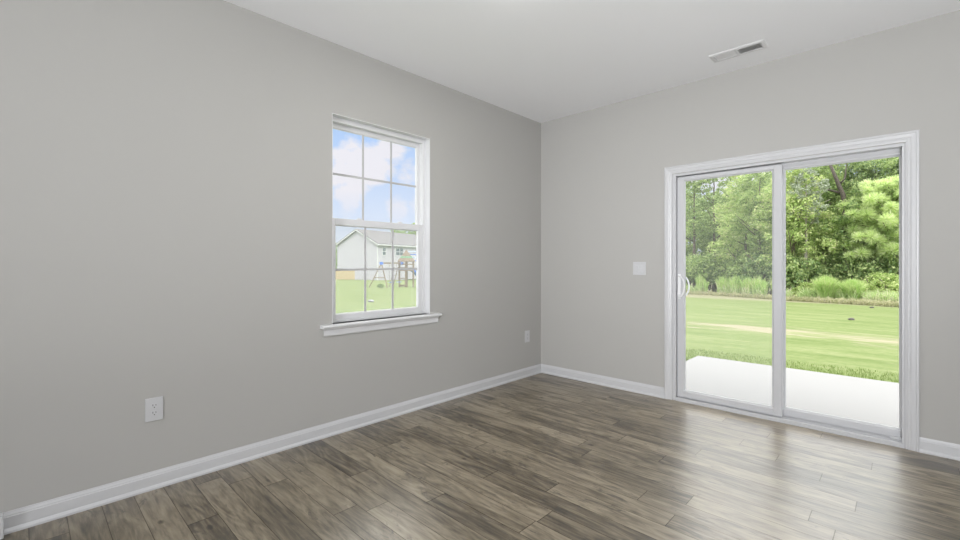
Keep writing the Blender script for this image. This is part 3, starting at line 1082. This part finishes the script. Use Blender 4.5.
edge0 = ([660, 686, 787, 900, 930], [35.2, 32.4, 24.4, 20.0, 19.2])
edgem = ([660, 686, 787, 900, 930], [36.0, 33.2, 25.1, 20.7, 19.9])
edge1 = ([660, 686, 787, 900, 930], [36.8, 34.0, 26.0, 21.6, 20.6])
edge2 = ([660, 686, 787, 900, 930], [39.0, 36.0, 27.6, 23.2, 22.2])
strip('dry_grass', 660, 930, edge0, edgem, 14000, .12, .45, .012, lf_straw, 51, .6, 'pale dry rough grass verge between the lawn and the wood', 'dry grass')
strip('tall_weeds', 660, 930, edgem, edge1, 15000, .25, .95, .024, lf_weed, 52, .45, 'tall light green weeds along the foot of the wood', 'weeds', patch=.3)
strip('reeds', 698, 776, ([698, 776], [32.6, 26.2]), ([698, 776], [33.6, 27.2]), 9000, .7, 1.65, .022, lf_grass, 53, .26, 'tall bright green reedy weeds in the left pane', 'weeds', patch=.25)

rng = np.random.default_rng(61)
n = 16000
yy = 2.745 + rng.uniform(0, 1, n) ** 3.0 * 1.3
xx = rng.uniform(-2.4, 3.6, n)
base = np.stack([xx, yy, np.array([gz(a, b) for a, b in zip(xx, yy)]) - .004], 1)
tag(blades('lawn_grass', base, rng.uniform(.025, .06, n) * np.where(yy < 2.83, 1.2, 1.0), .0035, rng, lf_lawn, .7), 'short green grass blades along the patio edge', 'grass', kind='stuff')
n = 5000
xx = .755 - rng.uniform(0, 1, n) ** 2 * 1.6
yy = rng.uniform(.2, 2.75, n)
base = np.stack([xx, yy, np.array([gz(a, b) for a, b in zip(xx, yy)]) - .004], 1)
tag(blades('lawn_grass', base, rng.uniform(.03, .07, n), .0035, rng, lf_lawn, .7), 'short green grass blades beside the left end of the patio', 'grass', kind='stuff')

# small dark clods on the lawn
for (x, y, r, lab) in ((1.73, 13.67, .085, 'small dark clod on the lawn, the nearer of two'), (1.89, 22.0, .08, 'small dark clod on the lawn by the dry verge'), (-13.2, 6.17, .12, 'pale half-buried stone on the lawn seen through the window')):
    bm = bmesh.new()
    bmesh.ops.create_icosphere(bm, subdivisions=2, radius=r)
    rr = random.Random(int(x * 10))
    for v in bm.verts:
        v.co *= rr.uniform(.8, 1.15)
        v.co.z *= .6
    pale = r > .1
    o = obj('stone' if pale else 'clod', bm, simple('stone_' + str(r), (.30, .30, .33) if pale else (.10, .09, .08), .9), None)
    o.location = (x, y, gz(x, y) + r * .3)
    tag(o, lab, 'stone' if pale else 'clod')

# ------------------------------------------------------------------ neighbour's house


def siding_mat():
    m = bpy.data.materials.new('white_lap_siding')
    m.use_nodes = True
    t = NT(m.node_tree)
    g = t.n('ShaderNodeNewGeometry')
    s = t.n('ShaderNodeSeparateXYZ', {0: g.outputs['Position']})
    fz = t.m('FRACT', t.m('DIVIDE', s.outputs[2], 0.20))
    c = t.ramp(fz, [(0.0, (0.50, 0.51, 0.54)), (0.10, (0.47, 0.455, 0.505)), (1.0, (0.47, 0.455, 0.505))])
    p = t.n('ShaderNodeBsdfPrincipled', {'Base Color': c, 'Roughness': 0.6})
    b = t.n('ShaderNodeBump', {'Height': fz, 'Strength': .4, 'Distance': .02})
    t.link(b.outputs[0], p.inputs['Normal'])
    t.n('ShaderNodeOutputMaterial', {0: p.outputs[0]})
    return m


siding = siding_mat()
shingle = simple('grey_shingles', (0.165, 0.16, 0.165), .9, .2, .3, 6, .12)
hpane = simple('dark_house_glass', (0.10, 0.13, 0.14), .15, .6)
Cx, Cy = P(377.5, 71)
Lx, Ly = P(337.5, 75)
gv = Vector((Lx - Cx, Ly - Cy, 0))
GW = gv.length
ang = math.atan2(-gv.y, -gv.x)      # local +x points from the left gable end to the near corner
hz = gz(Cx, Cy) - 0.1
house = thing('house', (Lx, Ly, hz), 'white two-storey house with grey gable roof seen through the lower window sash', 'house', rz=ang)
EV, RD, LEN = 3.26 + 1.196 - hz, 5.60 + 1.196 - hz, 16.0
bm = bmesh.new()
pr = [(0, 0), (GW, 0), (GW, EV), (GW / 2, RD - .12), (0, EV)]
A = [bm.verts.new((x, 0, z)) for x, z in pr]
A2 = [bm.verts.new((x, LEN, z)) for x, z in pr]
bm.faces.new(A)
bm.faces.new(A2[::-1])
for i in range(5):
    j = (i + 1) % 5
    bm.faces.new((A[i], A2[i], A2[j], A[j]))
obj('wall', bm, siding, house)
bm = bmesh.new()
sl_ = (RD - EV) / (GW / 2)
ov = .35
for sgn in (0, 1):
    xe = -ov if sgn == 0 else GW + ov
    ze = EV - ov * sl_
    q = [(xe, ze), (GW / 2, RD), (GW / 2, RD + .16), (xe, ze + .16)]
    a0 = [bm.verts.new((x, -.3, z)) for x, z in q]
    a1 = [bm.verts.new((x, LEN + .3, z)) for x, z in q]
    bm.faces.new(a0)
    bm.faces.new(a1[::-1])
    for i in range(4):
        j = (i + 1) % 4
        bm.faces.new((a0[i], a1[i], a1[j], a0[j]))
obj('roof', bm, shingle, house)
bm = bmesh.new()
for sgn in (0, 1):
    xe = -ov if sgn == 0 else GW + ov
    ze = EV - ov * sl_
    q = [(xe, ze - .16), (GW / 2, RD - .16), (GW / 2, RD + .05), (xe, ze + .05)]
    a0 = [bm.verts.new((x, -.34, z)) for x, z in q]
    a1 = [bm.verts.new((x, -.30, z)) for x, z in q]
    bm.faces.new(a0)
    bm.faces.new(a1[::-1])
    for i in range(4):
        j = (i + 1) % 4
        bm.faces.new((a0[i], a1[i], a1[j], a0[j]))
obj('gable_trim', bm, trim_paint, house)
box_ = B((GW + .25, GW + ov + .06, -.3, LEN, EV - ov * sl_ - .14, EV - ov * sl_ + .06), (GW - .09, GW + .03, -.04, .1, 0, EV - .1))
obj('gutter', box_, trim_paint, house)
for (ya, yb) in ((1.25, 1.95), (4.75, 5.65), (5.8, 6.7)):
    za, zb = EV - 1.85, EV - .65
    wo_ = obj('window', B((GW, GW + .06, ya - .12, yb + .12, za - .12, zb + .12)), trim_paint, house)
    zm = (za + zb) / 2
    obj('pane', B((GW + .05, GW + .07, ya, yb, za, zm - .05), (GW + .05, GW + .07, ya, yb, zm + .05, zb)), hpane, wo_)

# board fence in front of the house's left part
fa, fb_ = P(318, 69), P(354, 68)
va = Vector((fb_[0] - fa[0], fb_[1] - fa[1], 0))
FL = va.length
fence = thing('wooden_fence', (fa[0], fa[1], gz(*fa)), 'tan board fence in front of the left part of the white house', 'fence', rz=math.atan2(va.y, va.x))
fence_m = simple('tan_fence_boards', (0.50, 0.40, 0.25), .9, .2, .2, 5, .12)
k = 0
bm = bmesh.new()
x = 0
while x < FL:
    box(bm, x, x + .14, -.012, .012, .02, 1.62 + .02 * math.sin(x * 9))
    x += .15
obj('board_panel', bm, fence_m, fence)
for zz in (.4, 1.3):
    obj('rail', B((0, FL, .012, .05, zz, zz + .09)), fence_m, fence)
for x in np.arange(0, FL, 2.4):
    obj('post', B((x, x + .1, .05, .15, -.1, 1.6)), fence_m, fence)

# ------------------------------------------------------------------ playset
wood = simple('weathered_cedar', (0.24, 0.18, 0.135), .85, .2, .2, 6, .15)
blue = simple('blue_plastic', (0.10, 0.22, 0.70), .4)
bluel = simple('pale_blue_canvas', (0.55, 0.66, 0.90), .7)
green = simple('green_canvas', (0.10, 0.30, 0.16), .7)
px, py = P(406.3, 38.5)
ex_, ey_ = P(381.5, 36.5)
dv = Vector((ex_ - px, ey_ - py, 0))
BL = dv.length
play = thing('playset', (px, py, gz(px, py)), 'wooden playset with peaked tower, swing beam and blue slide seen through the window', 'playset', rz=math.atan2(dv.y, dv.x))
# local +x runs from the tower to the far end of the swing beam; local -y... faces right
hw, hd = .43, .43
for sx in (-hw, hw):
    for sy in (-hd, hd):
        obj('tower_post', B((sx - .05, sx + .05, sy - .05, sy + .05, -.02, 2.35)), wood, play)
obj('platform', B((-hw - .05, hw + .05, -hd - .05, hd + .05, 1.42, 1.52)), wood, play)
bm = bmesh.new()
for sy in (-hd - .055, hd + .055):
    box(bm, -hw - .05, hw + .05, sy - .02, sy + .02, 1.95, 2.05)
    box(bm, -hw - .05, hw + .05, sy - .02, sy + .02, 1.62, 1.72)
for sx in (-hw - .055, hw + .055):
    box(bm, sx - .02, sx + .02, -hd, hd, 1.95, 2.05)
obj('railing', bm, wood, play)
bm = bmesh.new()
ap_ = bm.verts.new((0, 0, 3.28))
cs_ = [bm.verts.new((sx * .53, sy * .53, 2.30)) for sx, sy in ((-1, -1), (1, -1), (1, 1), (-1, 1))]
cl_ = [bm.verts.new((sx * .53, sy * .53, 2.22)) for sx, sy in ((-1, -1), (1, -1), (1, 1), (-1, 1))]
for i in range(4):
    j = (i + 1) % 4
    bm.faces.new((ap_, cs_[i], cs_[j]))
    bm.faces.new((cs_[i], cl_[i], cl_[j], cs_[j]))
bm.faces.new(cl_)
obj('tower_roof', bm, wood, play)
bm = bmesh.new()
for i in range(4):
    q = Matrix.Rotation(i * PI / 2, 4, 'Z')
    t_ = bmesh.new()
    vs = [t_.verts.new(p_) for p_ in ((-.38, -.405, 2.56), (.38, -.405, 2.56), (.31, -.335, 2.70), (-.31, -.335, 2.70), (-.38, -.38, 2.56), (.38, -.38, 2.56), (.31, -.31, 2.70), (-.31, -.31, 2.70))]
    for f in ((0, 1, 2, 3), (7, 6, 5, 4), (0, 4, 5, 1), (3, 2, 6, 7), (1, 5, 6, 2), (0, 3, 7, 4)):
        t_.faces.new([vs[k] for k in f])
    join(bm, t_, q)
obj('roof_band', bm, green, play)
# beam and A-frame
obj('swing_beam', B((hw, BL + .1, -.05, .05, 2.04, 2.16)), wood, play)
bm = bmesh.new()
tube(bm, [(BL, 0, 2.1), (BL + .85, -.6, 0)], .045, 6)
obj('beam_leg', bm, wood, play)
bm = bmesh.new()
tube(bm, [(BL, 0, 2.1), (BL - .05, .75, 0)], .045, 6)
obj('beam_leg', bm, wood, play)
bm = bmesh.new()
tube(bm, [(BL + .49, -.34, .9), (BL - .03, .43, .9)], .04, 6)
obj('leg_brace', bm, wood, play)
obj('bracket', B((BL - .12, BL + .14, -.09, .09, 1.98, 2.20), bev=.01), blue, play)
obj('bracket', B((hw - .05, hw + .2, -.09, .09, 1.98, 2.20), bev=.01), blue, play)
# swings
for x in (BL * .32, BL * .62):
    bm = bmesh.new()
    for sx in (-.22, .22):
        tube(bm, [(x + sx, 0, 2.04), (x + sx, .05, .5)], .012, 5)
    sw_ = obj('swing', bm, wood, play)
    obj('swing_seat', B((x - .24, x + .24, -.03, .13, .46, .50), bev=.01), blue, sw_)
# canopy glider panel near the end of the beam
obj('canopy', B((BL - 1.15, BL - .25, -.40, .40, 1.62, 1.66)), bluel, play)
# side ladder
bm = bmesh.new()
for sx in (hw + .45, hw + .85):
    tube(bm, [(sx - .25, -.35, 1.75), (sx, -.75, 0)], .032, 6)
obj('ladder_rail', bm, wood, play)
for z in (.35, .7, 1.05, 1.4):
    bm = bmesh.new()
    o_ = .25 * z / 1.75
    yq = -.75 + .4 * z / 1.75
    tube(bm, [(hw + .45 - o_, yq, z), (hw + .85 - o_, yq, z)], .022, 6)
    obj('rung', bm, wood, play)
# lower frame and ladder on tower
obj('base_rail', B((-hw, hw, -hd - .07, -hd - .03, .05, .2)), wood, play)
obj('base_rail', B((-hw, hw, -hd - .07, -hd - .03, .72, .8)), wood, play)
# slide on the far right side
bm = bmesh.new()
pts = [(-hw - .05, 0, 1.5), (-hw - .5, 0, 1.30), (-hw - 1.3, 0, .62), (-hw - 1.9, 0, .22), (-hw - 2.3, 0, .16)]
L0, L1 = [], []
for (x, y, z) in pts:
    L0.append([bm.verts.new((x, s_ * .24, z + dz_)) for s_, dz_ in ((-1, .14), (-.85, .14), (-.8, 0), (.8, 0), (.85, .14), (1, .14), (1, -.05), (-1, -.05))])
for a, b in zip(L0, L0[1:]):
    for i in range(8):
        j = (i + 1) % 8
        bm.faces.new((a[i], a[j], b[j], b[i]))
bm.faces.new(L0[0])
bm.faces.new(L0[-1][::-1])
obj('slide', bm, blue, play)
# striped awning over the slide
for k in range(4):
    obj('awning_stripe', B((-hw - 1.5, -hw - .15, -.45, .45, 2.28 + .27 * k, 2.36 + .27 * k)), bluel if k % 2 else blue, play)
obj('awning_post', B((-hw - 1.5, -hw - 1.42, -.05, .05, 0, 3.1)), wood, play)

sb = puts(s2, 380.5, 33.8, 0, .19, 'small green bush by the leg of the swing beam', .22)
# trees around the neighbour's house
put(t1, 332.5, 84, 1.0, .62, 'distant tree at the left corner of the white house')
for i, (u, D, s) in enumerate(((396, 112, 1.12), (406, 106, 1.05), (418, 104, 1.2), (428, 108, 1.3))):
    put(t1, u, D, i * 1.1, s, 'distant tree top showing over the roof of the white house', group='tree tops behind the white house')
